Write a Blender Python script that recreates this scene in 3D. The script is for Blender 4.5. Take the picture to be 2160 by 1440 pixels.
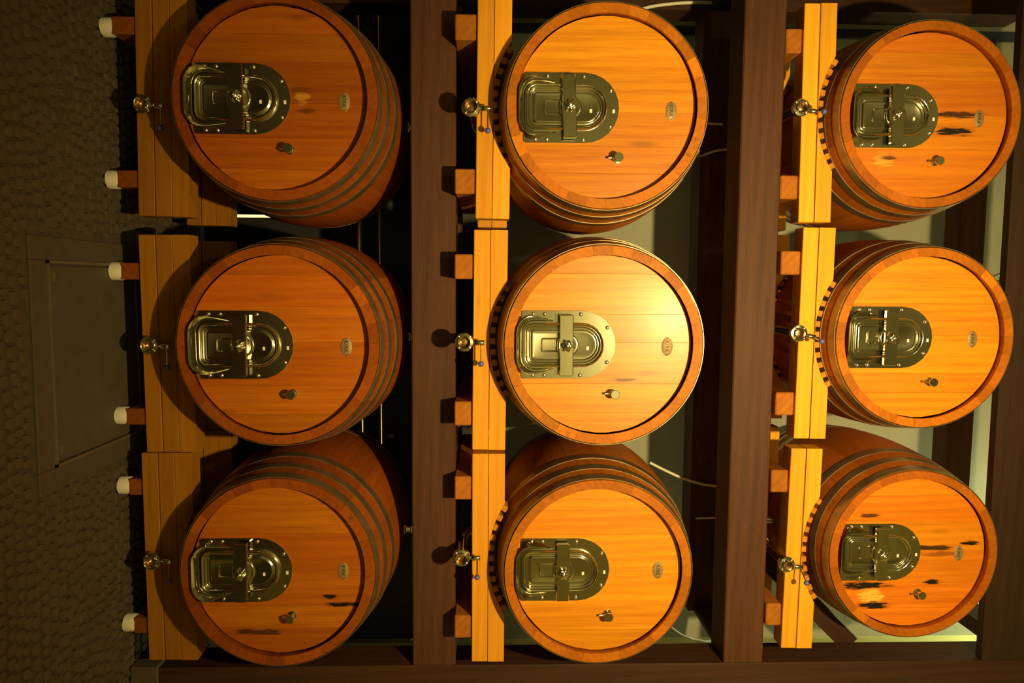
import bpy, bmesh, math, random
from mathutils import Matrix, Vector
from math import sin, cos, pi, sqrt, radians

random.seed(7)
for o in list(bpy.data.objects):
    bpy.data.objects.remove(o, do_unlink=True)
scene = bpy.context.scene
COL = scene.collection

# ------------------------------------------------------------------ camera
# the photograph is turned on its side: the camera is rolled, world Z points to the right of the frame
cam_d = bpy.data.cameras.new('camera')
cam_d.sensor_fit = 'HORIZONTAL'
cam_d.sensor_width = 36.0
cam_d.lens = 25.0
cam_d.clip_start = 0.05
cam_d.clip_end = 60
cam = bpy.data.objects.new('camera', cam_d)
COL.objects.link(cam)
FW = Vector((0.08196941, 0.99616512, 0.03059522)).normalized()
RT = Vector((0.99660668, -0.08215923, 0.00499764)).normalized()
UP = RT.cross(FW).normalized()
m = Matrix.Identity(4)
for i in range(3):
    m[i][0] = UP[i]
    m[i][1] = -RT[i]
    m[i][2] = -FW[i]
m[0][3], m[1][3], m[2][3] = 0.0, -3.2204, 1.70
cam.matrix_world = m
scene.camera = cam

# ------------------------------------------------------------------ world, lamps, exposure
world = bpy.data.worlds.new('world')
scene.world = world
world.use_nodes = True
world.node_tree.nodes['Background'].inputs[0].default_value = (0.010, 0.008, 0.005, 1)
world.node_tree.nodes['Background'].inputs[1].default_value = 1.0


def lamp(name, kind, loc, target, energy, color, **kw):
    d = bpy.data.lights.new(name, kind)
    d.energy = energy
    d.color = color
    for k, v in kw.items():
        setattr(d, k, v)
    o = bpy.data.objects.new(name, d)
    COL.objects.link(o)
    o.location = loc
    v = Vector(target) - Vector(loc)
    o.rotation_euler = v.to_track_quat('-Z', 'Y').to_euler()
    return o


WARM = (1.0, 0.73, 0.28)
lamp('track_spot', 'SPOT', (0.27, -2.95, 3.22), (0.38, 0.0, 2.68), 635, WARM,
     spot_size=radians(108), spot_blend=0.95, shadow_soft_size=0.045)
lamp('room_spot', 'SPOT', (0.9, -3.9, 4.2), (0.4, -5.2, 2.2), 300, (1.0, 0.86, 0.38),  # added unseen lamp: lights the front wall for the steel to reflect
     spot_size=radians(115), spot_blend=0.8, shadow_soft_size=0.08)
lamp('room_pendant', 'POINT', (-0.9, -4.3, 4.7), (0, -4.3, 0), 55, (1.0, 0.86, 0.40), shadow_soft_size=0.12)  # added unseen fill, brightens the front room mirrored in the steel
lamp('back_tube_lamp', 'AREA', (1.92, 1.02, 5.9), (1.92, 1.12, 2.0), 75, (0.88, 1.0, 0.56),
     shape='RECTANGLE', size=0.5, size_y=0.12)
lamp('back_tube_lamp', 'AREA', (-1.9, 1.02, 5.8), (-1.7, 1.12, 2.0), 2.5, (0.80, 1.0, 0.62),
     shape='RECTANGLE', size=0.6, size_y=0.12)

vs = scene.view_settings
vs.view_transform = 'Standard'
vs.look = 'None'
vs.gamma = 1.0
vs.exposure = 0.0
vs.use_curve_mapping = False


# ------------------------------------------------------------------ materials
def new_mat(name):
    mt = bpy.data.materials.new(name)
    mt.use_nodes = True
    nt = mt.node_tree
    nt.nodes.clear()
    out = nt.nodes.new('ShaderNodeOutputMaterial')
    b = nt.nodes.new('ShaderNodeBsdfPrincipled')
    nt.links.new(b.outputs[0], out.inputs[0])
    return mt, nt, b


def N(nt, typ, **kw):
    n = nt.nodes.new(typ)
    for k, v in kw.items():
        setattr(n, k, v)
    return n


def math_n(nt, op, a, b=None, clamp=False):
    n = N(nt, 'ShaderNodeMath', operation=op, use_clamp=clamp)
    for i, v in enumerate((a, b)):
        if v is None:
            continue
        if isinstance(v, (int, float)):
            n.inputs[i].default_value = v
        else:
            nt.links.new(v, n.inputs[i])
    return n.outputs[0]


def mixc(nt, fac, a, b, blend='MIX'):
    n = N(nt, 'ShaderNodeMix', data_type='RGBA', blend_type=blend)
    for sock, v in ((n.inputs['Factor'], fac), (n.inputs[6], a), (n.inputs[7], b)):
        if isinstance(v, (int, float)):
            sock.default_value = v
        elif isinstance(v, tuple):
            sock.default_value = (v[0], v[1], v[2], 1)
        else:
            nt.links.new(v, sock)
    return n.outputs[2]


def ramp(nt, fac, lo, hi):
    n = N(nt, 'ShaderNodeMapRange')
    nt.links.new(fac, n.inputs[0])
    n.inputs[1].default_value = lo
    n.inputs[2].default_value = hi
    return n.outputs[0]


def wood(name, light, dark, axis, rough=0.45, coat=0.0, grain=1.0, stains=(), pale=(), bump=0.15, centre=None, spec=0.5):
    """procedural timber; grain runs along the given local axis; tinted by the object colour"""
    mt, nt, b = new_mat(name)
    L = nt.links
    tc = N(nt, 'ShaderNodeTexCoord')
    oi = N(nt, 'ShaderNodeObjectInfo')
    off = N(nt, 'ShaderNodeVectorMath', operation='SCALE')
    comb = N(nt, 'ShaderNodeCombineXYZ')
    for i in range(3):
        L.new(oi.outputs['Random'], comb.inputs[i])
    L.new(comb.outputs[0], off.inputs[0])
    off.inputs['Scale'].default_value = 23.0
    add = N(nt, 'ShaderNodeVectorMath', operation='ADD')
    L.new(tc.outputs['Object'], add.inputs[0])
    L.new(off.outputs[0], add.inputs[1])

    def stretched(across, along):
        mp = N(nt, 'ShaderNodeMapping')
        sc = [across] * 3
        sc['xyz'.index(axis)] = along
        mp.inputs['Scale'].default_value = sc
        L.new(add.outputs[0], mp.inputs[0])
        return mp.outputs[0]
    fine = N(nt, 'ShaderNodeTexNoise')
    fine.inputs['Scale'].default_value = 1.0
    fine.inputs['Detail'].default_value = 5.0
    fine.inputs['Roughness'].default_value = 0.65
    L.new(stretched(330 * grain, 6.0), fine.inputs[0])
    broad = N(nt, 'ShaderNodeTexNoise')
    broad.inputs['Scale'].default_value = 1.0
    broad.inputs['Detail'].default_value = 3.0
    L.new(stretched(34 * grain, 1.4), broad.inputs[0])
    wave = N(nt, 'ShaderNodeTexWave', wave_type='RINGS', rings_direction='SPHERICAL')
    wave.inputs['Scale'].default_value = 1.6
    wave.inputs['Distortion'].default_value = 3.0
    wave.inputs['Detail'].default_value = 2.0
    wave.inputs['Detail Scale'].default_value = 0.8
    L.new(stretched(9.0 * grain, 1.1), wave.inputs[0])
    f1 = ramp(nt, fine.outputs[0], 0.36, 0.64)
    f2 = ramp(nt, broad.outputs[0], 0.30, 0.70)
    s = math_n(nt, 'ADD', math_n(nt, 'MULTIPLY', f1, 0.42),
               math_n(nt, 'ADD', math_n(nt, 'MULTIPLY', f2, 0.42), math_n(nt, 'MULTIPLY', wave.outputs[0], 0.22)), clamp=True)
    col = mixc(nt, s, dark, light)
    # a few dark pores and knots
    vor = N(nt, 'ShaderNodeTexVoronoi', feature='F1')
    vor.inputs['Scale'].default_value = 1.0
    L.new(stretched(7.0, 1.6), vor.inputs[0])
    kn = ramp(nt, vor.outputs['Distance'], 0.13, 0.03)
    col = mixc(nt, math_n(nt, 'MULTIPLY', kn, 0.45, clamp=True), col, tuple(0.35 * c for c in dark))
    # per piece brightness
    br = math_n(nt, 'ADD', math_n(nt, 'MULTIPLY', oi.outputs['Random'], 0.24), 0.88)
    col = mixc(nt, 1.0, col, oi.outputs['Color'], 'MULTIPLY')
    hsv = N(nt, 'ShaderNodeHueSaturation')
    L.new(br, hsv.inputs['Value'])
    L.new(col, hsv.inputs['Color'])
    col = hsv.outputs[0]
    if stains or pale:
        sep = N(nt, 'ShaderNodeSeparateXYZ')
        L.new(tc.outputs['Object'], sep.inputs[0])
        rag = N(nt, 'ShaderNodeTexNoise')
        rag.inputs['Scale'].default_value = 1.0
        rag.inputs['Detail'].default_value = 6.0
        mp = N(nt, 'ShaderNodeMapping')
        mp.inputs['Scale'].default_value = (130, 130, 16)
        L.new(tc.outputs['Object'], mp.inputs[0])
        L.new(mp.outputs[0], rag.inputs[0])
        rg = math_n(nt, 'MULTIPLY', math_n(nt, 'SUBTRACT', rag.outputs[0], 0.5), 4.2)

        def blob(u0, w0, a, h):
            dx = math_n(nt, 'DIVIDE', math_n(nt, 'SUBTRACT', sep.outputs[0], u0), a)
            dz = math_n(nt, 'DIVIDE', math_n(nt, 'SUBTRACT', sep.outputs[2], w0 + centre), h)
            r2 = math_n(nt, 'ADD', math_n(nt, 'MULTIPLY', dx, dx), math_n(nt, 'MULTIPLY', dz, dz))
            return math_n(nt, 'ADD', math_n(nt, 'SUBTRACT', 1.0, r2), rg)
        for (u0, w0, a, h, k) in pale:
            col = mixc(nt, math_n(nt, 'MULTIPLY', ramp(nt, blob(u0, w0, a, h), -0.1, 0.5), k, clamp=True), col, (0.85, 0.42, 0.06))
        for (u0, w0, a, h, k) in stains:
            bl = blob(u0, w0, a * 1.2, h * 1.4)
            col = mixc(nt, math_n(nt, 'MULTIPLY', ramp(nt, bl, -0.9, 0.2), 0.45 * k, clamp=True), col, (0.22, 0.05, 0.01))
            col = mixc(nt, math_n(nt, 'MULTIPLY', ramp(nt, bl, 0.0, 0.45), k, clamp=True), col, (0.012, 0.008, 0.006))
    L.new(col, b.inputs['Base Color'])
    b.inputs['Roughness'].default_value = rough
    b.inputs['Specular IOR Level'].default_value = spec
    b.inputs['Coat Weight'].default_value = coat
    b.inputs['Coat Roughness'].default_value = 0.22
    bp = N(nt, 'ShaderNodeBump')
    bp.inputs['Strength'].default_value = bump
    bp.inputs['Distance'].default_value = 0.002
    L.new(fine.outputs[0], bp.inputs['Height'])
    L.new(bp.outputs[0], b.inputs['Normal'])
    return mt


def plain(name, color, rough=0.5, metallic=0.0, noise=0.0, nscale=20.0, bump=0.0, spec=0.5, emit=None):
    mt, nt, b = new_mat(name)
    b.inputs['Roughness'].default_value = rough
    b.inputs['Metallic'].default_value = metallic
    b.inputs['Specular IOR Level'].default_value = spec
    tc = N(nt, 'ShaderNodeTexCoord')
    nz = N(nt, 'ShaderNodeTexNoise')
    nz.inputs['Scale'].default_value = nscale
    nz.inputs['Detail'].default_value = 5
    nt.links.new(tc.outputs['Object'], nz.inputs[0])
    f = ramp(nt, nz.outputs[0], 0.3, 0.7)
    c = mixc(nt, f, tuple(x * (1 - noise) for x in color), tuple(min(1, x * (1 + noise)) for x in color))
    nt.links.new(c, b.inputs['Base Color'])
    if bump:
        bp = N(nt, 'ShaderNodeBump')
        bp.inputs['Strength'].default_value = bump
        bp.inputs['Distance'].default_value = 0.003
        nt.links.new(nz.outputs[0], bp.inputs['Height'])
        nt.links.new(bp.outputs[0], b.inputs['Normal'])
    if emit:
        b.inputs['Emission Color'].default_value = (*color, 1)
        b.inputs['Emission Strength'].default_value = emit
    return mt


M = {}
M['steel'] = plain('polished_stainless', (0.68, 0.65, 0.52), 0.13, 1.0, 0.06, 9.0)
M['steel_bolt'] = plain('bolt_steel', (0.70, 0.64, 0.55), 0.32, 1.0, 0.05)
M['hoop'] = plain('hoop_steel', (0.30, 0.21, 0.12), 0.36, 0.75, 0.25, 14.0)
M['blue'] = plain('blue_plastic', (0.10, 0.10, 0.38), 0.30)
M['black'] = plain('black_rubber', (0.012, 0.012, 0.012), 0.55)
M['brass'] = plain('engraved_plate', (0.30, 0.20, 0.09), 0.5, 0.25, 0.15, 60)
M['ink'] = plain('engraved_letters', (0.03, 0.02, 0.012), 0.6)
M['sticker'] = plain('paper_sticker', (0.85, 0.80, 0.68), 0.7)
M['white'] = plain('white_plastic', (0.80, 0.76, 0.62), 0.5, noise=0.05)
M['hose'] = plain('pale_hose', (0.70, 0.70, 0.60), 0.35)
M['copper'] = plain('copper_pipe', (0.72, 0.42, 0.22), 0.25, 1.0, 0.1)
M['wallback'] = plain('grey_green_plaster', (0.34, 0.34, 0.26), 0.85, noise=0.08, nscale=3.0, bump=0.05)
M['wallright'] = plain('olive_plaster', (0.52, 0.46, 0.15), 0.85, noise=0.06, nscale=3.0, bump=0.05)
M['darkpanel'] = plain('dark_panel', (0.014, 0.015, 0.017), 0.5, noise=0.2)
M['roomwall'] = plain('ochre_plaster', (0.40, 0.36, 0.19), 0.9, noise=0.1, nscale=2.0)
M['mortar'] = plain('mortar', (0.074, 0.054, 0.032), 0.95, noise=0.25, nscale=30, bump=0.3)
M['cobble'] = plain('cobble_stone', (0.086, 0.062, 0.035), 0.85, noise=0.15, nscale=14, bump=0.4)
M['concrete'] = plain('concrete', (0.088, 0.065, 0.038), 0.85, noise=0.12, nscale=18, bump=0.2)
M['cover'] = plain('floor_cover_sheet', (0.092, 0.070, 0.041), 0.7, noise=0.10, nscale=10, bump=0.1)
M['coverframe'] = plain('floor_cover_frame', (0.19, 0.15, 0.09), 0.45, 0.3, 0.1)
M['slit'] = plain('strip_light', (1.0, 0.66, 0.24), 0.5, emit=2.2)  # emission stands for a sliver of light, not a lamp
OAK = (0.80, 0.310, 0.012)
OAKD = (0.52, 0.155, 0.005)
M['stave'] = wood('stave_oak', (0.50, 0.160, 0.010), (0.34, 0.092, 0.005), 'y', 0.5, 0.0, grain=0.8, spec=0.15)
M['cradle'] = wood('cradle_oak', (0.80, 0.37, 0.025), (0.62, 0.24, 0.012), 'x', 0.55, grain=0.8, spec=0.2)
M['bearer'] = wood('bearer_oak', (0.44, 0.155, 0.018), (0.27, 0.080, 0.009), 'y', 0.6, grain=0.7, spec=0.12)
M['pad'] = wood('pad_oak', (0.60, 0.25, 0.03), (0.38, 0.13, 0.015), 'y', 0.6, spec=0.15)
M['frame_x'] = wood('dark_timber_x', (0.092, 0.034, 0.016), (0.045, 0.016, 0.008), 'x', 0.6, grain=0.6, bump=0.35, spec=0.25)
M['frame_xd'] = wood('black_timber_x', (0.040, 0.018, 0.010), (0.022, 0.010, 0.006), 'x', 0.6, grain=0.6, bump=0.35, spec=0.25)  # top beam's dimness outside the lamp cone, put into the timber colour
M['frame_y'] = wood('dark_timber_y', (0.060, 0.024, 0.012), (0.030, 0.012, 0.007), 'y', 0.6, grain=0.6, bump=0.35, spec=0.25)
M['frame_z'] = wood('dark_timber_z', (0.060, 0.024, 0.012), (0.030, 0.012, 0.007), 'z', 0.6, grain=0.6, bump=0.35, spec=0.25)


# ------------------------------------------------------------------ mesh helpers
def mesh_of(bm, name, mat, smooth=False, angle=35):
    bmesh.ops.recalc_face_normals(bm, faces=bm.faces[:])
    if smooth:
        lim = radians(angle)
        for f in bm.faces:
            f.smooth = True
        for e in bm.edges:
            if len(e.link_faces) == 2 and e.calc_face_angle(0) > lim:
                e.smooth = False
    me = bpy.data.meshes.new(name)
    bm.to_mesh(me)
    bm.free()
    me.materials.append(mat)
    return me


def obj(name, me, parent=None, loc=(0, 0, 0), rot=(0, 0, 0), color=None, scale=None):
    o = bpy.data.objects.new(name, me)
    COL.objects.link(o)
    o.location = loc
    o.rotation_euler = rot
    if scale:
        o.scale = scale
    if parent:
        o.parent = parent
    if color:
        o.color = (*color, 1)
    return o


def tag(o, label, cat, group=None):
    o['label'] = label
    o['category'] = cat
    if group:
        o['group'] = group
    return o


def thing(name, label, cat, loc=(0, 0, 0), rot=(0, 0, 0), group=None):
    o = bpy.data.objects.new(name, None)
    o.empty_display_size = 0.1
    COL.objects.link(o)
    o.location = loc
    o.rotation_euler = rot
    return tag(o, label, cat, group)


def struct(name, me, loc=(0, 0, 0)):
    o = obj(name, me, None, loc)
    o['kind'] = 'structure'
    return o


def bm_box(bm, x0, x1, y0, y1, z0, z1, bev=0.0):
    r = bmesh.ops.create_cube(bm, size=1.0)
    vs_ = r['verts']
    for v in vs_:
        v.co = Vector((x0 + (v.co.x + .5) * (x1 - x0), y0 + (v.co.y + .5) * (y1 - y0), z0 + (v.co.z + .5) * (z1 - z0)))
    if bev:
        es = list({e for v in vs_ for e in v.link_edges})
        bmesh.ops.bevel(bm, geom=es, offset=bev, segments=1, affect='EDGES')


def box_me(name, mat, x0, x1, y0, y1, z0, z1, bev=0.0):
    bm = bmesh.new()
    bm_box(bm, x0, x1, y0, y1, z0, z1, bev)
    return mesh_of(bm, name, mat)


def bm_loops(bm, loops, cap0=True, cap1=True, closed=True):
    """bridge rings of equal length"""
    rings = [[bm.verts.new(p) for p in lp] for lp in loops]
    n = len(rings[0])
    for a, b in zip(rings, rings[1:]):
        for i in range(n if closed else n - 1):
            j = (i + 1) % n
            bm.faces.new((a[i], a[j], b[j], b[i]))
    if cap0:
        bm.faces.new(rings[0])
    if cap1:
        bm.faces.new(rings[-1])
    return rings


def bm_lathe(bm, prof, n=24, axis='y', c=(0, 0, 0), cap0=True, cap1=True):
    """prof: (position along the axis, radius)"""
    loops = []
    for t, r in prof:
        lp = []
        for i in range(n):
            a = 2 * pi * i / n
            p = {'y': (r * cos(a), t, r * sin(a)), 'z': (r * cos(a), r * sin(a), t), 'x': (t, r * cos(a), r * sin(a))}[axis]
            lp.append((p[0] + c[0], p[1] + c[1], p[2] + c[2]))
        loops.append(lp)
    bm_loops(bm, loops, cap0, cap1)


def bm_tube(bm, pts, r, n=10):
    pts = [Vector(p) for p in pts]
    loops = []
    up = Vector((0.13, 0.2, 0.97))
    for i, p in enumerate(pts):
        d = (pts[min(i + 1, len(pts) - 1)] - pts[max(i - 1, 0)]).normalized()
        s = d.cross(up)
        if s.length < 1e-3:
            s = d.cross(Vector((1, 0, 0)))
        s.normalize()
        t = s.cross(d)
        loops.append([p + r * (cos(2 * pi * k / n) * s + sin(2 * pi * k / n) * t) for k in range(n)])
    bm_loops(bm, loops)


def smooth_path(pts, k=6):
    pts = [Vector(p) for p in pts]
    P = [pts[0]] + pts + [pts[-1]]
    out = []
    for i in range(1, len(P) - 2):
        for j in range(k):
            t = j / k
            a, b, c, d = P[i - 1], P[i], P[i + 1], P[i + 2]
            out.append(0.5 * ((2 * b) + (c - a) * t + (2 * a - 5 * b + 4 * c - d) * t * t + (3 * b - a - 3 * c + d) * t ** 3))
    out.append(pts[-1])
    return out


# ------------------------------------------------------------------ the setting
Y_BACK, X_RIGHT, X_LEFT, Y_FRONT, Z_CEIL = 1.2, 2.29, -3.1, -5.2, 6.6
floor = struct('floor', box_me('floor', M['mortar'], X_LEFT, X_RIGHT, Y_FRONT, Y_BACK, -0.12, -0.012))
struct('wall_back', box_me('wall_back', M['wallback'], X_LEFT, X_RIGHT, Y_BACK, Y_BACK + 0.12, -0.012, Z_CEIL))
struct('wall_right', box_me('wall_right', M['wallright'], X_RIGHT, X_RIGHT + 0.12, Y_FRONT, Y_BACK, -0.012, Z_CEIL))
struct('wall_left', box_me('wall_left', M['roomwall'], X_LEFT - 0.12, X_LEFT, Y_FRONT, Y_BACK, -0.012, Z_CEIL))
struct('wall_front', box_me('wall_front', M['roomwall'], X_LEFT, X_RIGHT, Y_FRONT - 0.12, Y_FRONT, -0.012, Z_CEIL))
struct('ceiling', box_me('ceiling', M['roomwall'], X_LEFT, X_RIGHT, Y_FRONT, Y_BACK, Z_CEIL, Z_CEIL + 0.12))
struct('trim_1', box_me('wall_batten', M['darkpanel'], -1.552, -1.498, Y_BACK - 0.025, Y_BACK, 0, Z_CEIL))
panel = struct('trim_2', box_me('dark_backing_panel', M['darkpanel'], -2.4, 2.26, Y_BACK - 0.05, Y_BACK - 0.001, -0.012, 1.66))

# small mosaic cobbles in wavy rows; the nearest ones singly, the rest as one
COVER = (-0.074, 0.735, -0.432, 0.26)
SURR = (-0.165, 0.825, -0.530, 0.40)
stones = []
row = 0
y = -2.2
while y < 1.1:
    hgt = random.uniform(0.048, 0.058)
    x = -2.2 + random.uniform(0, 0.05)
    while x < 2.22:
        w = random.uniform(0.040, 0.062)
        wav = 0.05 * sin(x * 2.1 + 0.4) + 0.012 * sin(x * 9 + row)
        cx, cy = x + w / 2, y + wav
        inside = (SURR[0] - w / 2 < cx < SURR[1] + w / 2) and (SURR[2] - hgt / 2 < cy < SURR[3] + hgt / 2)
        if not inside:
            stones.append((cx, cy, w - 0.006, hgt - 0.006))
        x += w
    y += hgt
    row += 1


def stone_geo(bm, cx, cy, w, h):
    n = 7
    lo, mid, hi = [], [], []
    ph = random.uniform(0, 6)
    z = random.uniform(-0.002, 0.001)
    for i in range(n):
        a = 2 * pi * i / n + ph * 0.12
        ca, sa = cos(a), sin(a)
        sq = 1.0 / max(abs(ca), abs(sa)) ** 0.72 * random.uniform(0.90, 1.0)
        px, py = ca * sq * w / 2, sa * sq * h / 2
        lo.append((cx + px, cy + py, -0.02))
        mid.append((cx + px, cy + py, z - 0.003))
        hi.append((cx + px * 0.90, cy + py * 0.90, z))
    bm_loops(bm, [lo, mid, hi], cap0=False)


vis = [s for s in stones if -0.78 < s[1] < 0.06 and -1.25 < s[0] < 1.95]
vis.sort(key=lambda s: s[1])
single = set(vis[:300])
variants = []
for k in range(12):
    bm = bmesh.new()
    stone_geo(bm, 0, 0, 0.046, 0.047)
    variants.append(mesh_of(bm, 'cobble', M['cobble'], True, 50))
for s in vis[:300]:
    o = obj('cobble', random.choice(variants), floor, (s[0], s[1], 0), (0, 0, random.uniform(-0.12, 0.12)), None,
            (s[2] / 0.046, s[3] / 0.047, 1))
bm = bmesh.new()
for s in stones:
    if s not in single:
        stone_geo(bm, *s)
rest = obj('cobble_field', mesh_of(bm, 'cobble_field', M['cobble'], True, 50), floor)
rest['kind'] = 'stuff'

# concrete surround of the floor hatch, four slabs of the floor
for (x0, x1, y0, y1) in ((SURR[0], COVER[0] - .0005, SURR[2], SURR[3]), (COVER[1] + .0005, SURR[1], SURR[2], SURR[3]),
                         (COVER[0], COVER[1], SURR[2], COVER[2] - .0005), (COVER[0], COVER[1], COVER[3] + .0005, SURR[3])):
    obj('surround_slab', box_me('surround_slab', M['concrete'], x0, x1, y0, y1, -0.03, 0.0, 0.003), floor)
hx, hy = (COVER[0] + COVER[1]) / 2, (COVER[2] + COVER[3]) / 2
hatch_t = thing('floor_hatch', 'flat square access cover with thin metal frame set in the cobbled floor', 'floor hatch', (hx, hy, 0))
hw, hh = (COVER[1] - COVER[0]) / 2, (COVER[3] - COVER[2]) / 2
obj('panel', box_me('panel', M['cover'], -hw + .022, hw - .022, -hh + .022, hh - .022, -0.025, 0.0), hatch_t)
for (x0, x1, y0, y1) in ((-hw, -hw + .012, -hh, hh), (hw - .012, hw, -hh, hh), (-hw, hw, -hh, -hh + .012), (-hw, hw, hh - .012, hh)):
    obj('frame_bar', box_me('frame_bar', M['coverframe'], x0, x1, y0, y1, -0.025, 0.006), hatch_t)
for sx in (-1, 1):
    bm = bmesh.new()
    bm_box(bm, sx * (hw - .065) - .018, sx * (hw - .065) + .018, -hh + .034, -hh + .052, 0, .003)
    bm_box(bm, sx * (hw - .065) - .010, sx * (hw - .065) + .010, -hh + .038, -hh + .048, 0.003, .005)
    obj('lifting_plate', mesh_of(bm, 'lifting_plate', M['coverframe']), hatch_t)

# ------------------------------------------------------------------ dark timber rack
rack = thing('timber_rack', 'tall dark brown timber rack carrying the barrels in three tiers', 'rack', (0.2, 0.5, 0))


def rack_part(name, mat, x0, x1, y0, y1, z0, z1, bev=0.006):
    cx, cy, cz = (x0 + x1) / 2, (y0 + y1) / 2, (z0 + z1) / 2
    me = box_me(name, M[mat], x0 - cx, x1 - cx, y0 - cy, y1 - cy, z0 - cz, z1 - cz, bev)
    return obj(name, me, rack, (cx - 0.2, cy - 0.5, cz))


S1, S2 = 1.540, 3.035
BX0, BX1 = -1.62, 1.838
rack_part('shelf_beam', 'frame_x', BX0 + .2, BX1, 0.07, 0.27, 1.335, S1)
rack_part('shelf_beam', 'frame_x', BX0 + .2, BX1, 0.07, 0.27, 2.843, S2)
rack_part('top_beam', 'frame_xd', BX0 + .2, BX1, 0.07, 0.125, 4.13, 4.40)
rack_part('shelf_beam', 'frame_x', -1.47, 1.875, 0.70, 0.88, 1.335, S1)
rack_part('shelf_beam', 'frame_x', -1.47, 1.875, 0.70, 0.88, 2.843, S2)
rack_part('top_beam', 'frame_x', -1.42, 1.93, 0.90, 1.05, 4.445, 4.60)
rack_part('post', 'frame_z', BX1, 2.035, 0.07, 0.27, 0.13, 4.62)
rack_part('post', 'frame_z', BX0, BX0 + .2, 0.07, 0.27, 0.13, 4.62)
rack_part('post', 'frame_z', BX0 - .05, -1.47, 0.70, 0.88, 0.13, 4.62)
for (px0, px1, py0, py1) in ((BX1 - .01, 2.045, .06, .28), (BX0 - .01, BX0 + .21, .06, .28), (BX0 - .06, -1.46, .69, .89)):
    rack_part('post_plinth', 'concrete', px0, px1, py0, py1, 0.0, 0.13)
for zt in (S1, S2):
    rack_part('side_rail', 'frame_y', 1.845, 1.875, 0.27, 0.70, zt - 0.16, zt - 0.005)
    rack_part('side_rail', 'frame_y', BX0 + .05, BX0 + .15, 0.27, 0.70, zt - 0.16, zt - 0.005)
rack_part('side_rail', 'frame_y', 1.845, 1.93, 0.27, 0.90, 4.40, 4.56)
# knee brace between the upper shelf and the post
bm = bmesh.new()
bm_box(bm, -0.05, 0.05, -0.045, 0.045, -0.38, 0.38, 0.004)
obj('knee_brace', mesh_of(bm, 'knee_brace', M['frame_z']), rack, (1.595 - .2, 0.325 - .5, 3.315), (0, radians(45), 0))

# ------------------------------------------------------------------ tiers: measured places
# cradles: centre x, bottom z, roll, front y
CR = {(0, 0): (-0.7725, 0.1508, -0.015, 0.002), (0, 1): (0.2882, 0.1409, 0.005, 0.002), (0, 2): (1.2695, 0.1205, 0.0024, -0.0016),
      (1, 0): (-0.7707, 1.6344, -0.0071, -0.0609), (1, 1): (0.2578, 1.6225, -0.0059, -0.0729), (1, 2): (1.2606, 1.6199, 0.0005, -0.0541),
      (2, 0): (-0.778, 3.1146, 0.011, 0.0586), (2, 1): (0.2262, 3.125, -0.006, 0.0187), (2, 2): (1.2568, 3.1151, -0.012, 0.0381)}
# barrels: head centre x, front y, head centre z, scale
BA = {(0, 0): (-0.753, -0.198, 0.811, 0.995), (0, 1): (0.272, -0.198, 0.804, 1.008), (0, 2): (1.260, -0.202, 0.785, 0.992),
      (1, 0): (-0.735, -0.201, 2.183, 1.000), (1, 1): (0.263, -0.213, 2.185, 1.012), (1, 2): (1.267, -0.194, 2.181, 0.984),
      (2, 0): (-0.764, -0.021, 3.668, 0.974), (2, 1): (0.235, -0.071, 3.665, 0.970), (2, 2): (1.249, -0.052, 3.680, 0.945)}
VALVE = {(0, 0): (-0.751, -0.068, 0.207), (0, 1): (0.286, -0.068, 0.200), (0, 2): (1.261, -0.072, 0.181),
         (1, 0): (-0.743, -0.131, 1.613), (1, 1): (0.258, -0.143, 1.587), (1, 2): (1.231, -0.124, 1.575),
         (2, 0): (-0.792, -0.012, 3.086), (2, 1): (0.218, -0.051, 3.100), (2, 2): (1.306, -0.032, 3.095)}
RH, RB, LEN = 0.4225, 0.484, 1.12
STAVE_T = 0.043
RI = RH - STAVE_T
TIER = ('floor tier', 'middle tier', 'top tier')
EDGE = ("at the photo's top edge", 'midway along', "at the photo's bottom edge")
WHICH = {(r, c): ('%s barrel %s' % (TIER[r], EDGE[c])) for r in range(3) for c in range(3)}


def prof_r(yy):
    t = (yy - LEN / 2) / (LEN / 2)
    return RB - (RB - RH) * t * t


# ---- timber cradles
HB, CL, CT = 0.075, 0.9786, 0.095


def beam_cut_mesh(name, z0, z1, zc, rad, mat, L2):
    """beam whose upper side is cut by an arc round (0, zc)"""
    bm = bmesh.new()
    top = []
    n = 24
    hc = sqrt(max(rad * rad - (zc - z1) ** 2, 0))
    top.append((-L2, z1))
    for i in range(n + 1):
        xx = -hc + 2 * hc * i / n
        zz = max(zc - sqrt(rad * rad - xx * xx), z0 + 0.001)
        top.append((xx, zz))
    top.append((L2, z1))
    loops = [[(p[0], yv, p[1]) for p in top] + [(p[0], yv, z0) for p in reversed(top)] for yv in (0, CT)]
    rings = [[bm.verts.new(p) for p in lp] for lp in loops]
    k = len(rings[0])
    h = k // 2
    for i in range(k):
        j = (i + 1) % k
        bm.faces.new((rings[0][i], rings[0][j], rings[1][j], rings[1][i]))
    for ring in rings:
        for i in range(h - 1):
            bm.faces.new((ring[i], ring[i + 1], ring[k - 2 - i], ring[k - 1 - i]))
    bmesh.ops.remove_doubles(bm, verts=bm.verts[:], dist=1e-5)
    return mesh_of(bm, name, mat)


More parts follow.
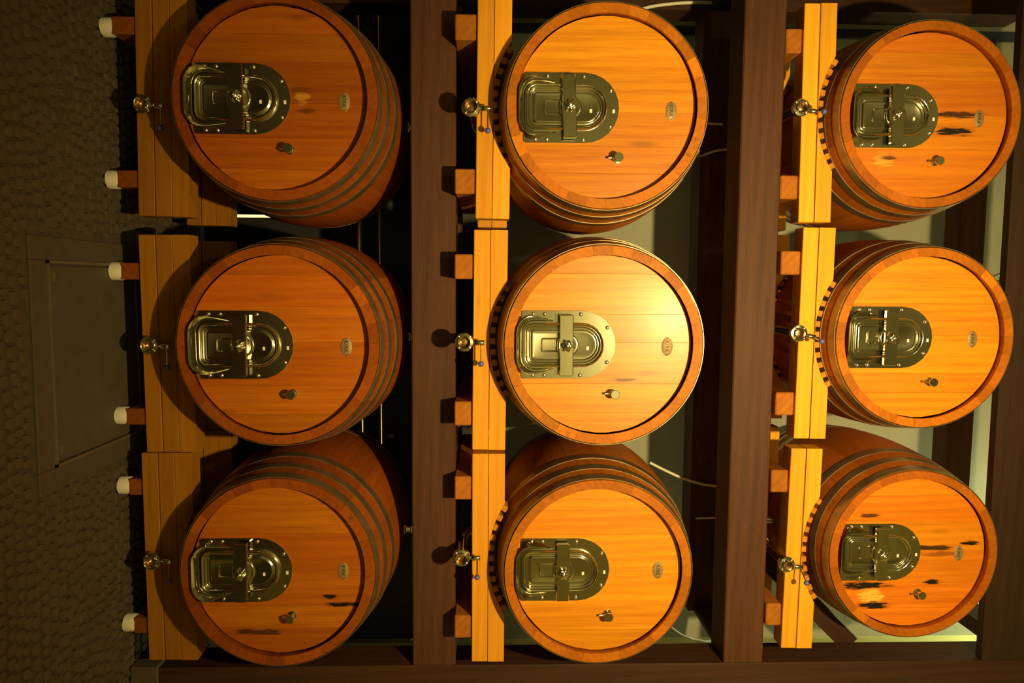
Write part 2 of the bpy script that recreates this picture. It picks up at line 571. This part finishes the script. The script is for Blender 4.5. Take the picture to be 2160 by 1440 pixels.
TINT_C = {0: (0.46, 0.42, 0.50), 1: (1.0, 0.98, 0.95), 2: (1.06, 1.12, 1.0)}
pad_me = box_me('pad_block', M['pad'], -0.0135, 0.0135, 0.004, CT - 0.004, -0.0125, 0.0125, 0.002)
for (r, c), (cx, cz, roll, cy) in CR.items():
    bx, by, bz, sc = BA[(r, c)]
    nb = 3 if r == 0 else 2
    for rear in (False, True):
        yy = cy + (0.50 if rear else 0.0)
        lab = ('three-beam' if r == 0 else 'two-beam') + ' timber cradle under the ' + WHICH[(r, c)]
        if rear:
            lab = 'rear timber cradle half hidden behind the ' + WHICH[(r, c)]
        t = thing('barrel_cradle', lab, 'cradle', (cx, yy, cz), (0, -roll, 0), 'timber cradles under the barrels')
        rad_b = prof_r(yy - by + CT / 2) * sc
        arc = rad_b + 0.025
        zc = bz - cz
        arc = max(arc, zc - (nb - 1) * HB - 0.0 if r else 0)
        tint = TINT_C[r]
        for k in range(nb):
            g = 0.0015
            if k < nb - 1:
                me = box_me('beam', M['cradle'], -CL / 2, CL / 2, 0, CT, k * HB + g, (k + 1) * HB - g, 0.003)
            else:
                me = beam_cut_mesh('beam', k * HB + g, (k + 1) * HB, zc, arc, M['cradle'], CL / 2)
            q = random.uniform(0.94, 1.04)
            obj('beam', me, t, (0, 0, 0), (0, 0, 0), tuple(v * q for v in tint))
        dx = bx - cx
        span = math.acos(max(-1, min(1, (zc - nb * HB) / arc)))
        k_n = int(span * arc / 0.05)
        for k in range(-k_n, k_n + 1):
            a = k * 0.05 / arc
            rr = arc - 0.0130
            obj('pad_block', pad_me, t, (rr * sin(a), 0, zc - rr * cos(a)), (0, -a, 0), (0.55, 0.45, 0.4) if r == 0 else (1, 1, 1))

# ---- bearers below the cradles
for (r, c), (cx, cz, roll, cy) in CR.items():
    for s in (-1, 1):
        x = cx + s * 0.328
        end = ('higher' if s < 0 else 'lower') + ' in photo'
        if r == 0:
            t = thing('footed_bearer', 'white-footed bearer below the %s, %s' % (WHICH[(r, c)], end), 'bearer',
                      (x, 0.012, 0), group='bearers below the cradles')
            zt = cz - 0.001 + s * 0.328 * roll
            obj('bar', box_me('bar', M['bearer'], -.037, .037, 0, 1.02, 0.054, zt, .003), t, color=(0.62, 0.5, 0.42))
            for fy in (0.034, 0.55, 0.98):
                bm = bmesh.new()
                bm_lathe(bm, [(0.0, .036), (.003, .041), (.046, .041), (.055, .037)], 20, 'z')
                obj('foot', mesh_of(bm, 'foot', M['white'], True), t, (0, fy, 0))
        else:
            z0 = (S1, S2)[r - 1]
            t = thing('timber_bearer', 'timber bearer below the %s, %s' % (WHICH[(r, c)], end), 'bearer',
                      (x, cy + 0.012, z0), group='bearers below the cradles')
            zt = cz - z0 - 0.001 + s * 0.328 * roll
            obj('bar', box_me('bar', M['bearer'], -.054, .054, 0, 0.86 - cy, 0.001, zt, .005), t)

# ---- barrels
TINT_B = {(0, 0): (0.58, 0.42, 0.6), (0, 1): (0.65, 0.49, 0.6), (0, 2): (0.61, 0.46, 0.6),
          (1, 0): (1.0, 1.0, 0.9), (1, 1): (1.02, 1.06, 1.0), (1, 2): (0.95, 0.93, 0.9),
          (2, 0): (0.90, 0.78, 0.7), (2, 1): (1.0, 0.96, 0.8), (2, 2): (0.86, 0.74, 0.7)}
STAIN = {(2, 0): ([(-0.010, 0.135, 0.013, 0.085, 0.85), (0.066, 0.130, 0.017, 0.060, 1.0), (0.19, -0.17, 0.009, 0.028, 0.8)],
                  [(0.205, -0.19, 0.03, 0.05, 0.6)]),
         (2, 2): ([(0.172, -0.215, 0.016, 0.080, 1.0), (0.275, -0.165, 0.016, 0.055, 1.0), (-0.185, -0.21, 0.008, 0.035, 0.8),
                   (-0.022, 0.095, 0.010, 0.090, 0.9), (-0.045, 0.305, 0.010, 0.030, 1.0), (0.155, 0.125, 0.010, 0.035, 1.0),
                   (0.010, 0.16, 0.012, 0.07, 0.4)],
                  [(0.222, -0.185, 0.050, 0.065, 1.0)]),
         (0, 2): ([(0.125, 0.215, 0.008, 0.026, 1.0), (0.160, 0.275, 0.009, 0.058, 1.0), (0.285, -0.11, 0.012, 0.075, 0.75)], []),
         (0, 0): ([(0.045, 0.125, 0.01, 0.03, 0.5), (-0.04, 0.10, 0.012, 0.04, 0.35)], [(-0.01, 0.10, 0.03, 0.03, 0.4)]),
         (1, 1): ([(0.150, 0.085, 0.006, 0.045, 0.7)], [])}
BLAB = {(0, 0): "dim oak barrel of the floor tier, its side cut by the photo's top edge",
        (0, 1): 'dim unstained oak barrel of the floor tier, between two others',
        (0, 2): 'dim oak barrel of the floor tier with short black streaks on its head',
        (1, 0): "orange oak barrel of the middle tier, nearest the photo's top edge",
        (1, 1): 'brightest oak barrel, lamp glare on its head, at the centre of the rack',
        (1, 2): "orange oak barrel of the middle tier, nearest the photo's bottom edge",
        (2, 0): 'oak barrel of the top tier with two black streaks beside its oval nameplate',
        (2, 1): 'clean bright orange oak barrel of the top tier, between two stained ones',
        (2, 2): 'oak barrel of the top tier with a pale patch edged in black stains'}

NST = 30


def stave_mesh():
    bm = bmesh.new()
    da = 2 * pi / NST
    gap = 0.0007
    ny, na = 14, 3
    loops = []
    for i in range(ny + 1):
        yy = LEN * i / ny
        ro = prof_r(yy)
        if i in (0, ny):
            ro -= 0.003
        ri = ro - STAVE_T + (0.003 if i in (0, ny) else 0)
        lp = []
        for k in range(na + 1):
            a = -da / 2 + gap + (da - 2 * gap) * k / na
            lp.append((ro * sin(a), yy, -ro * cos(a)))
        for k in range(na, -1, -1):
            a = -da / 2 + gap + (da - 2 * gap) * k / na
            lp.append((ri * sin(a), yy, -ri * cos(a)))
        loops.append(lp)
    bm_loops(bm, loops)
    return mesh_of(bm, 'stave', M['stave'], True, 30)


def hoop_mesh(y0, y1):
    bm = bmesh.new()
    t = 0.0035
    prof = [(y0, prof_r(y0) + .0005), (y0, prof_r(y0) + t), ((y0 + y1) / 2, prof_r((y0 + y1) / 2) + t), (y1, prof_r(y1) + t), (y1, prof_r(y1) + .0005)]
    loops = []
    n = 72
    for yy, rr in prof:
        loops.append([(rr * cos(2 * pi * i / n), yy, rr * sin(2 * pi * i / n)) for i in range(n)])
    bm_loops(bm, loops, False, False)
    return mesh_of(bm, 'hoop', M['hoop'], True, 40)


HEAD_Y = 0.036     # recess of the head behind the stave ends


def plank_mesh(u0, u1, rad, y0, y1, mat, bev=0.0007):
    bm = bmesh.new()
    g = 0.0002
    u0 += g
    u1 -= g
    u0, u1 = max(u0, -rad * 0.999), min(u1, rad * 0.999)
    top, bot = [], []
    n = 8
    for i in range(n + 1):
        u = u0 + (u1 - u0) * i / n
        h = sqrt(max(rad * rad - u * u, 1e-6))
        top.append((u, h))
        bot.append((u, -h))
    out = top + bot[::-1]
    cu = (u0 + u1) / 2
    loops = []
    for yy, ins in ((y0, bev), (y0 + bev, 0), (y1, 0)):
        loops.append([(p[0] - (ins if p[0] > cu else -ins) * (1 if abs(p[0] - cu) > 1e-6 else 0), yy, p[1]) for p in out])
    bm_loops(bm, loops)
    for v in bm.verts:
        v.co.z += RB
    return mesh_of(bm, 'head_plank', mat)


def d_loop(a, zb, zt, rc, yy, n=12):
    """outline of the hatch: flat foot with round corners, half round head"""
    pts = []
    zc = zt - a
    for i in range(n + 1):
        t = pi * i / n
        pts.append((a * cos(t), yy, zc + a * sin(t)))
    k = 5
    for i in range(1, 4):
        pts.append((-a, yy, zc + (zb + rc - zc) * i / 4))
    for i in range(k + 1):
        t = pi + (pi / 2) * i / k
        pts.append((-a + rc + rc * cos(t), yy, zb + rc + rc * sin(t)))
    for i in range(k + 1):
        t = 1.5 * pi + (pi / 2) * i / k
        pts.append((a - rc + rc * cos(t), yy, zb + rc + rc * sin(t)))
    for i in range(3, 0, -1):
        pts.append((a, yy, zc + (zb + rc - zc) * i / 4))
    return pts


ZB, ZT, FA = -0.348, 0.055, 0.145
H = {}
bm = bmesh.new()
bm_loops(bm, [d_loop(FA, ZB, ZT, .010, 0.0), d_loop(FA, ZB, ZT, .010, -0.003), d_loop(FA - .001, ZB + .001, ZT - .001, .009, -0.004)])
H['hatch'] = mesh_of(bm, 'hatch', M['steel'], True, 30)
bm = bmesh.new()
prof = [(0.0, 0.003), (0.0, 0.016), (.0022, .0235), (.0060, .0275), (.0100, .0265), (.0135, .0210), (.0160, .0130), (.0195, .0085),
        (.0235, .0075), (.0280, .0095), (.0320, .0140), (.0360, .0150), (.0420, .0135)]
LA, LB, LT = 0.094, -0.338, 0.004
bm_loops(bm, [d_loop(LA - i, LB + i, LT - i, max(.040 - i * .8, .006), -h) for i, h in prof], cap0=False)
H['lid'] = mesh_of(bm, 'lid', M['steel'], True, 50)
# pouring lip round the foot of the lid
bm = bmesh.new()
path = [(p[0], p[2]) for p in d_loop(LA + .004, LB - .003, LT, .045, 0, 12)]
path = path[13:]
path = [(-(LA + .004), -0.21)] + [p for p in path if p[1] < -0.215] + [((LA + .004), -0.21)]
lens = [0.0]
for a, b in zip(path, path[1:]):
    lens.append(lens[-1] + sqrt((a[0] - b[0]) ** 2 + (a[1] - b[1]) ** 2))
loops = []
for i, (u, w) in enumerate(path):
    a = path[max(i - 1, 0)]
    b = path[min(i + 1, len(path) - 1)]
    tx, tz = b[0] - a[0], b[1] - a[1]
    l = sqrt(tx * tx + tz * tz)
    nx, nz = tz / l, -tx / l
    if nx * u + nz * (w + 0.2) < 0:
        nx, nz = -nx, -nz
    e = min(lens[i], lens[-1] - lens[i]) / 0.105
    e = max(0.03, min(1, e)) ** 0.8
    hgt = 0.052 * e
    fl = 0.026 * e
    sec = []
    for (o_, y_) in ((0, 0.003), (fl * .35, hgt * .6), (fl, hgt), (fl + .003, hgt), (fl * .35 + .003, hgt * .55), (.003, .003)):
        sec.append((u + nx * o_, -y_, w + nz * o_))
    loops.append(sec)
bm_loops(bm, loops)
H['pouring_lip'] = mesh_of(bm, 'pouring_lip', M['steel'], True, 40)
# clamp bar
bm = bmesh.new()
sec = [(0.030, -.026), (0.030, .026), (.006, .030), (0.0, .026), (0.0, -.026), (.006, -.030)]
loops = []
for u, k in ((-.130, .9), (-.126, 1), (-.05, 1), (-.03, 1.0), (.03, 1.0), (.05, 1), (.126, 1), (.130, .9)):
    loops.append([(u, -0.012 - (0.030 - p[0]) * k, p[1] * k) for p in sec])
bm_loops(bm, loops)
H['clamp_bar'] = mesh_of(bm, 'clamp_bar', M['steel'], True, 25)
bm = bmesh.new()
loops = []
for yy, k in ((0, .85), (-.003, 1), (-.015, 1), (-.019, .88), (-.021, .6)):
    loops.append([((.024 + .0035 * cos(6 * t)) * k * cos(t), yy, (.024 + .0035 * cos(6 * t)) * k * sin(t)) for t in [2 * pi * i / 48 for i in range(48)]])
bm_loops(bm, loops)
bm_lathe(bm, [(-.019, .0125), (-.026, .0125), (-.028, .010)], 20, cap0=False)
bm_lathe(bm, [(-.026, .005), (-.032, .005), (-.033, .003)], 14, cap0=False)
H['star_knob'] = mesh_of(bm, 'star_knob', M['steel'], True, 40)
bm = bmesh.new()
bm_lathe(bm, [(-.010, .052), (-.017, .050), (-.020, .044), (-.018, .036)], 32)
H['boss'] = mesh_of(bm, 'boss', M['steel'], True, 60)
bm = bmesh.new()
loops = []
for ins, h in ((0, .010), (0, .017), (.003, .020), (.006, .017), (.008, .012)):
    a, z0, z1, rc = .030 - ins, -.036 + ins, .036 - ins, max(.010 - ins, .003)
    lp = []
    for (sx, sz, t0) in ((1, 1, 0), (-1, 1, .5), (-1, -1, 1), (1, -1, 1.5)):
        for k in range(4):
            t = pi * t0 + pi / 2 * k / 3
            lp.append((sx * (a - rc) + rc * cos(t), -h, (z1 - rc if sz > 0 else z0 + rc) + rc * sin(t)))
    loops.append(lp)
bm_loops(bm, loops, cap0=False)
H['latch_recess'] = mesh_of(bm, 'latch_recess', M['steel'], True, 50)
bm = bmesh.new()
bm_lathe(bm, [(-.003, .0085), (-.006, .0085), (-.009, .006), (-.010, .002)], 14, cap0=False)
H['bolt'] = mesh_of(bm, 'bolt', M['steel_bolt'], True, 40)
bm = bmesh.new()
n = 16
rings = []
for (rad, yy) in ((.009, -.003), (.010, -.010), (.008, -.012), (.005, -.010), (.004, -.004)):
    rings.append([(rad * cos(2 * pi * i / n), yy, rad * sin(2 * pi * i / n)) for i in range(n)])
bm_loops(bm, rings, cap0=False)
H['seal_eye'] = mesh_of(bm, 'seal_eye', M['steel'], True, 60)
H['sticker'] = box_me('sticker', M['sticker'], -.0075, .0075, -.0008, 0, -.005, .005)
BOLTS = [(-.130, -.298), (-.130, -.249), (-.130, -.096), (-.074, .018), (.074, .018), (.130, -.096), (.130, -.249), (.130, -.298)]

# sampling tap
bm = bmesh.new()
bm_lathe(bm, [(0, .019), (-.004, .019), (-.006, .010), (-.040, .009)], 20)
H['sample_tap'] = mesh_of(bm, 'sample_tap', M['steel'], True, 40)
bm = bmesh.new()
bm_lathe(bm, [(-.038, .018), (-.040, .020), (-.046, .020), (-.048, .018)], 28)
H['tap_cap'] = mesh_of(bm, 'tap_cap', M['steel'], True, 40)
bm = bmesh.new()
bm_tube(bm, [(0, -.020, -.006), (0, -.021, -.020), (0, -.023, -.040)], .0048, 10)
H['spout'] = mesh_of(bm, 'spout', M['steel'], True, 50)

# oval nameplate with the maker's name
bm = bmesh.new()
loops = []
for yy, k in ((0, 1), (-.0015, 1), (-.002, .97)):
    loops.append([(.0395 * k * cos(2 * pi * i / 40), yy, .0235 * k * sin(2 * pi * i / 40)) for i in range(40)])
bm_loops(bm, loops)
H['nameplate'] = mesh_of(bm, 'nameplate', M['brass'], True, 40)
fc = bpy.data.curves.new('lettering', 'FONT')
fc.body = 'KIRK'
fc.size = 0.0225
fc.space_character = 1.08
fc.align_x = 'CENTER'
fc.align_y = 'CENTER'
fc.extrude = 0.0004
fc.offset = 0.0003
fo = bpy.data.objects.new('lettering', fc)
COL.objects.link(fo)
dg = bpy.context.evaluated_depsgraph_get()
tm = bpy.data.meshes.new_from_object(fo.evaluated_get(dg))
bpy.data.objects.remove(fo, do_unlink=True)
tm.materials.clear()
tm.materials.append(M['ink'])
tm.transform(Matrix.Rotation(pi / 2, 4, 'X'))
H['lettering'] = tm
bm = bmesh.new()
n = 12
bm_loops(bm, [[(rr * cos(2 * pi * i / n), yy, rr * sin(2 * pi * i / n)) for i in range(n)] for rr, yy in ((.0034, 0), (.0034, -.0005), (.0020, -.0005), (.0020, 0))], False, False)
H['superscript_mark'] = mesh_of(bm, 'superscript_mark', M['ink'])
bm = bmesh.new()
bm_lathe(bm, [(0, .0026), (-.001, .0026), (-.0018, .0015)], 10)
H['nail'] = mesh_of(bm, 'nail', M['ink'], True)

# drain valve, facing -y; origin in the middle of its front ring
bm = bmesh.new()
n = 32
rings = [[(rr * cos(2 * pi * i / n), yy, rr * sin(2 * pi * i / n)) for i in range(n)] for rr, yy in
         ((.0235, .012), (.0235, -.010), (.0265, -.012), (.0275, -.008), (.0275, .004), (.0375, .006), (.0400, .009), (.0400, .026), (.0375, .029),
          (.030, .031), (.030, .050), (.0235, .052), (.0235, .012))]
bm_loops(bm, rings, False, False)
H['drain_valve'] = mesh_of(bm, 'drain_valve', M['steel'], True, 35)
bm = bmesh.new()
bm_lathe(bm, [(.020, .0236), (.017, .020), (.0155, .010), (.015, .003)], 24, cap0=False)
H['valve_disc'] = mesh_of(bm, 'valve_disc', M['copper'], True, 60)
bm = bmesh.new()
bm_lathe(bm, [(.036, .009), (.044, .010), (.047, .0125), (.082, .0125), (.085, .010)], 18, 'z')
H['valve_neck'] = mesh_of(bm, 'valve_neck', M['steel'], True, 40)
bm = bmesh.new()
bm_lathe(bm, [(0.008, .0033), (.082, .0030)], 10, 'x')
H['lever'] = mesh_of(bm, 'lever', M['steel'], True, 40)
bm = bmesh.new()
bmesh.ops.create_uvsphere(bm, u_segments=18, v_segments=12, radius=.0128)
H['lever_ball'] = mesh_of(bm, 'lever_ball', M['blue'], True, 80)
bm = bmesh.new()
bm_lathe(bm, [(.005, .0048), (.002, .0048), (.0012, .003)], 8)
H['valve_bolt'] = mesh_of(bm, 'valve_bolt', M['steel_bolt'], True, 40)
bm = bmesh.new()
bm_lathe(bm, [(-0.012, .030), (.006, .030), (.010, .020), (.030, .018), (.034, .024), (.046, .024), (.048, .018)], 20, 'z')
H['bung_fitting'] = mesh_of(bm, 'bung_fitting', M['steel'], True, 40)

STAVE = stave_mesh()
HOOPS = [hoop_mesh(a, b) for a, b in ((.006, .050), (.105, .150), (.225, .275), (.845, .895), (.970, 1.015), (1.07, 1.114))]
REAR = {}
head_mats = {}
for key, (bx, by, bz, sc) in BA.items():
    r, c = key
    rng = random.Random(100 + r * 10 + c)
    B = thing('oak_barrel', BLAB[key], 'barrel', (bx, by, bz - RB * sc), group='oak barrels on the rack')
    B.scale = (sc, sc, sc)
    tint = TINT_B[key]
    st, pl = STAIN.get(key, ([], []))
    hm = wood('head_oak', OAK, OAKD, 'z', 0.38, 0.10, grain=0.75, stains=st, pale=pl, centre=RB, bump=0.12, spec=0.34)
    for k in range(NST):
        q = rng.uniform(0.86, 1.10)
        g = rng.uniform(0.94, 1.06)
        if rng.random() < 0.06:
            q *= 1.30
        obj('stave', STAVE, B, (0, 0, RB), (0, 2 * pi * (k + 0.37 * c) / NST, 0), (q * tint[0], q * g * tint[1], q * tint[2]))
    for me in HOOPS:
        obj('hoop', me, B, (0, 0, RB))
    cuts = [-RI]
    for u in (-0.285, -0.150, 0.005, 0.152, 0.280):
        cuts.append(u + rng.uniform(-0.022, 0.022))
    cuts.append(RI)
    for a, b_ in zip(cuts, cuts[1:]):
        q = rng.uniform(0.84, 1.08)
        g = rng.uniform(0.88, 1.10)
        yo = rng.uniform(-0.0006, 0.0006)
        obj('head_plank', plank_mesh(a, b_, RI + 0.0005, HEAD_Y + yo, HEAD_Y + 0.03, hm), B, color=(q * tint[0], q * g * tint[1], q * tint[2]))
    if 'rear' not in REAR:
        bm = bmesh.new()
        bm_lathe(bm, [(LEN - HEAD_Y - .03, RI), (LEN - HEAD_Y, RI)], 48)
        REAR['rear'] = mesh_of(bm, 'rear_head', M['stave'])
    obj('rear_head', REAR['rear'], B, (0, 0, RB))
    # hatch
    hy = HEAD_Y - 0.001
    h = obj('hatch', H['hatch'], B, (0.0, hy, RB))
    h['label'] = 'polished steel hatch with a round head'
    obj('lid', H['lid'], h)
    obj('pouring_lip', H['pouring_lip'], h)
    obj('latch_recess', H['latch_recess'], h, (0, 0, -0.228))
    obj('boss', H['boss'], h, (0, 0, -0.155))
    obj('clamp_bar', H['clamp_bar'], h, (0, -0.004, -0.160), (0, radians(rng.uniform(-2.5, 2.5)), 0))
    obj('star_knob', H['star_knob'], h, (0, -0.046, -0.160), (0, rng.uniform(0, 1), 0))
    for (u, w) in BOLTS:
        obj('bolt', H['bolt'], h, (u, 0, w))
    obj('seal_eye', H['seal_eye'], h, (-.117, 0, -.312))
    obj('sticker', H['sticker'], h, (.014, -.0128, -.066))
    obj('sticker', H['sticker'], h, (.012, -.0042, .032))
    # tap
    tp = obj('sample_tap', H['sample_tap'], B, (0.207, HEAD_Y, RB + 0.050))
    obj('tap_cap', H['tap_cap'], tp)
    obj('spout', H['spout'], tp)
    # plate
    npz = 0.25 if r == 2 else 0.277
    pt = obj('nameplate', H['nameplate'], B, (0.006, HEAD_Y - .0005, RB + npz))
    pt['label'] = 'oval plate engraved with the maker name'
    obj('lettering', H['lettering'], pt, (-0.001, -.0021, -0.001))
    obj('superscript_mark', H['superscript_mark'], pt, (0.0305, -.0021, .0075))
    for sx in (-1, 1):
        obj('nail', H['nail'], pt, (sx * .0352, -.0018, 0))
    # drain valve with its pipe under the cradle
    vx, vy, vz = VALVE[key]
    lx, ly, lz = (vx - bx) / sc, (vy - by) / sc, (vz - (bz - RB * sc)) / sc
    v = obj('drain_valve', H['drain_valve'], B, (lx, ly, lz))
    obj('valve_disc', H['valve_disc'], v)
    for k in range(4):
        a = pi / 4 + k * pi / 2
        obj('valve_bolt', H['valve_bolt'], v, (.0335 * cos(a), .0, .0335 * sin(a)))
    obj('valve_neck', H['valve_neck'], v, (0, .0175, 0), (0, radians((4, 2, 14)[r]), 0))
    tilt = radians((4, 2, 14)[r])
    top = Vector((.072 * sin(tilt), .0175, .072 * cos(tilt)))
    rz = 0.0 if r < 2 else radians((-78, -82, -60)[c])
    obj('lever', H['lever'], v, top, (0, 0, rz))
    obj('lever_ball', H['lever_ball'], v, top + Vector((.092 * cos(rz), .092 * sin(rz), 0)))
    bm = bmesh.new()
    yb = 0.50 - ly
    bm_tube(bm, smooth_path([(0, .045, 0), (0, .12, 0), (0, yb * .6, 0), (-lx * .6, yb, .015), (-lx, yb + .03, .06), (-lx, yb + .03, -lz + .012)], 5), .0225, 14)
    obj('drain_pipe', mesh_of(bm, 'drain_pipe', M['steel'], True, 50), v)
    obj('bung_fitting', H['bung_fitting'], B, (0, LEN / 2, 2 * RB))

# ------------------------------------------------------------------ hoses and small things behind
def hose(pts, r, label, mat='hose', name='hose', cat='hose'):
    bm = bmesh.new()
    bm_tube(bm, smooth_path(pts), r, 8)
    return tag(obj(name, mesh_of(bm, name, M[mat], True, 60)), label, cat)


hose([(-1.40, .66, 2.38), (-1.434, .685, 2.44), (-1.47, .685, 2.528), (-1.491, .685, 2.655), (-1.501, .685, 2.795), (-1.50, .685, 3.00)], .009,
     "pale hose hanging behind the middle tier at the photo's top edge")
hose([(-.735, .38, 2.735), (-.69, .56, 2.79), (-.693, .685, 2.831), (-.724, .685, 2.922), (-.736, .685, 3.025)], .007,
     "pale thin hose above the middle tier barrel nearest the photo's top edge")
hose([(1.0, .685, 2.60), (1.041, .685, 2.68), (1.09, .685, 2.789), (1.123, .685, 2.898), (1.142, .685, 3.029)], .008,
     'pale hose crossing the dark beam beside the brightest barrel')
hose([(-.874, .688, 2.80), (-.866, .688, 2.955)], .007, "short pale hose stub on the dark beam near the photo's top edge")
hose([(1.323, .688, 2.87), (1.32, .688, 3.01)], .006, "short pale hose stub on the dark beam near the photo's bottom edge")
hose([(2.05, 1.1, 2.70), (2.132, 1.1, 2.809), (2.226, 1.1, 2.933), (2.262, 1.1, 3.056), (2.272, 1.12, 3.15), (2.274, 1.15, 3.40)], .008,
     "pale hose crossing the olive wall strip near the photo's bottom edge")
hose([(-.02, .55, 4.36), (-.037, .6, 4.42), (-.065, .6, 4.471), (-.068, .6, 4.515), (-.05, .6, 4.533), (-.02, .75, 4.54), (-.02, .92, 4.602)], .007,
     'short pale hose looping above the clean top tier barrel')


def long_bar(name, label, cat, mat, x0, x1, yy, z, rad):
    bm = bmesh.new()
    bm_lathe(bm, [(x0, rad), (x1, rad)], 14, 'x', (0, yy, z))
    return tag(obj(name, mesh_of(bm, name, M[mat], True, 40)), label, cat)


long_bar('copper_pipe', 'thin copper pipe along the dark panel behind the floor tier', 'pipe', 'copper', -1.6, 1.8, 1.135, 1.027, .008)
long_bar('copper_pipe', 'thicker copper pipe low on the dark panel behind the floor tier', 'pipe', 'copper', -1.6, 1.8, 1.128, 0.907, .017)

# glowing strip added to stand for a sliver of light behind the floor tier
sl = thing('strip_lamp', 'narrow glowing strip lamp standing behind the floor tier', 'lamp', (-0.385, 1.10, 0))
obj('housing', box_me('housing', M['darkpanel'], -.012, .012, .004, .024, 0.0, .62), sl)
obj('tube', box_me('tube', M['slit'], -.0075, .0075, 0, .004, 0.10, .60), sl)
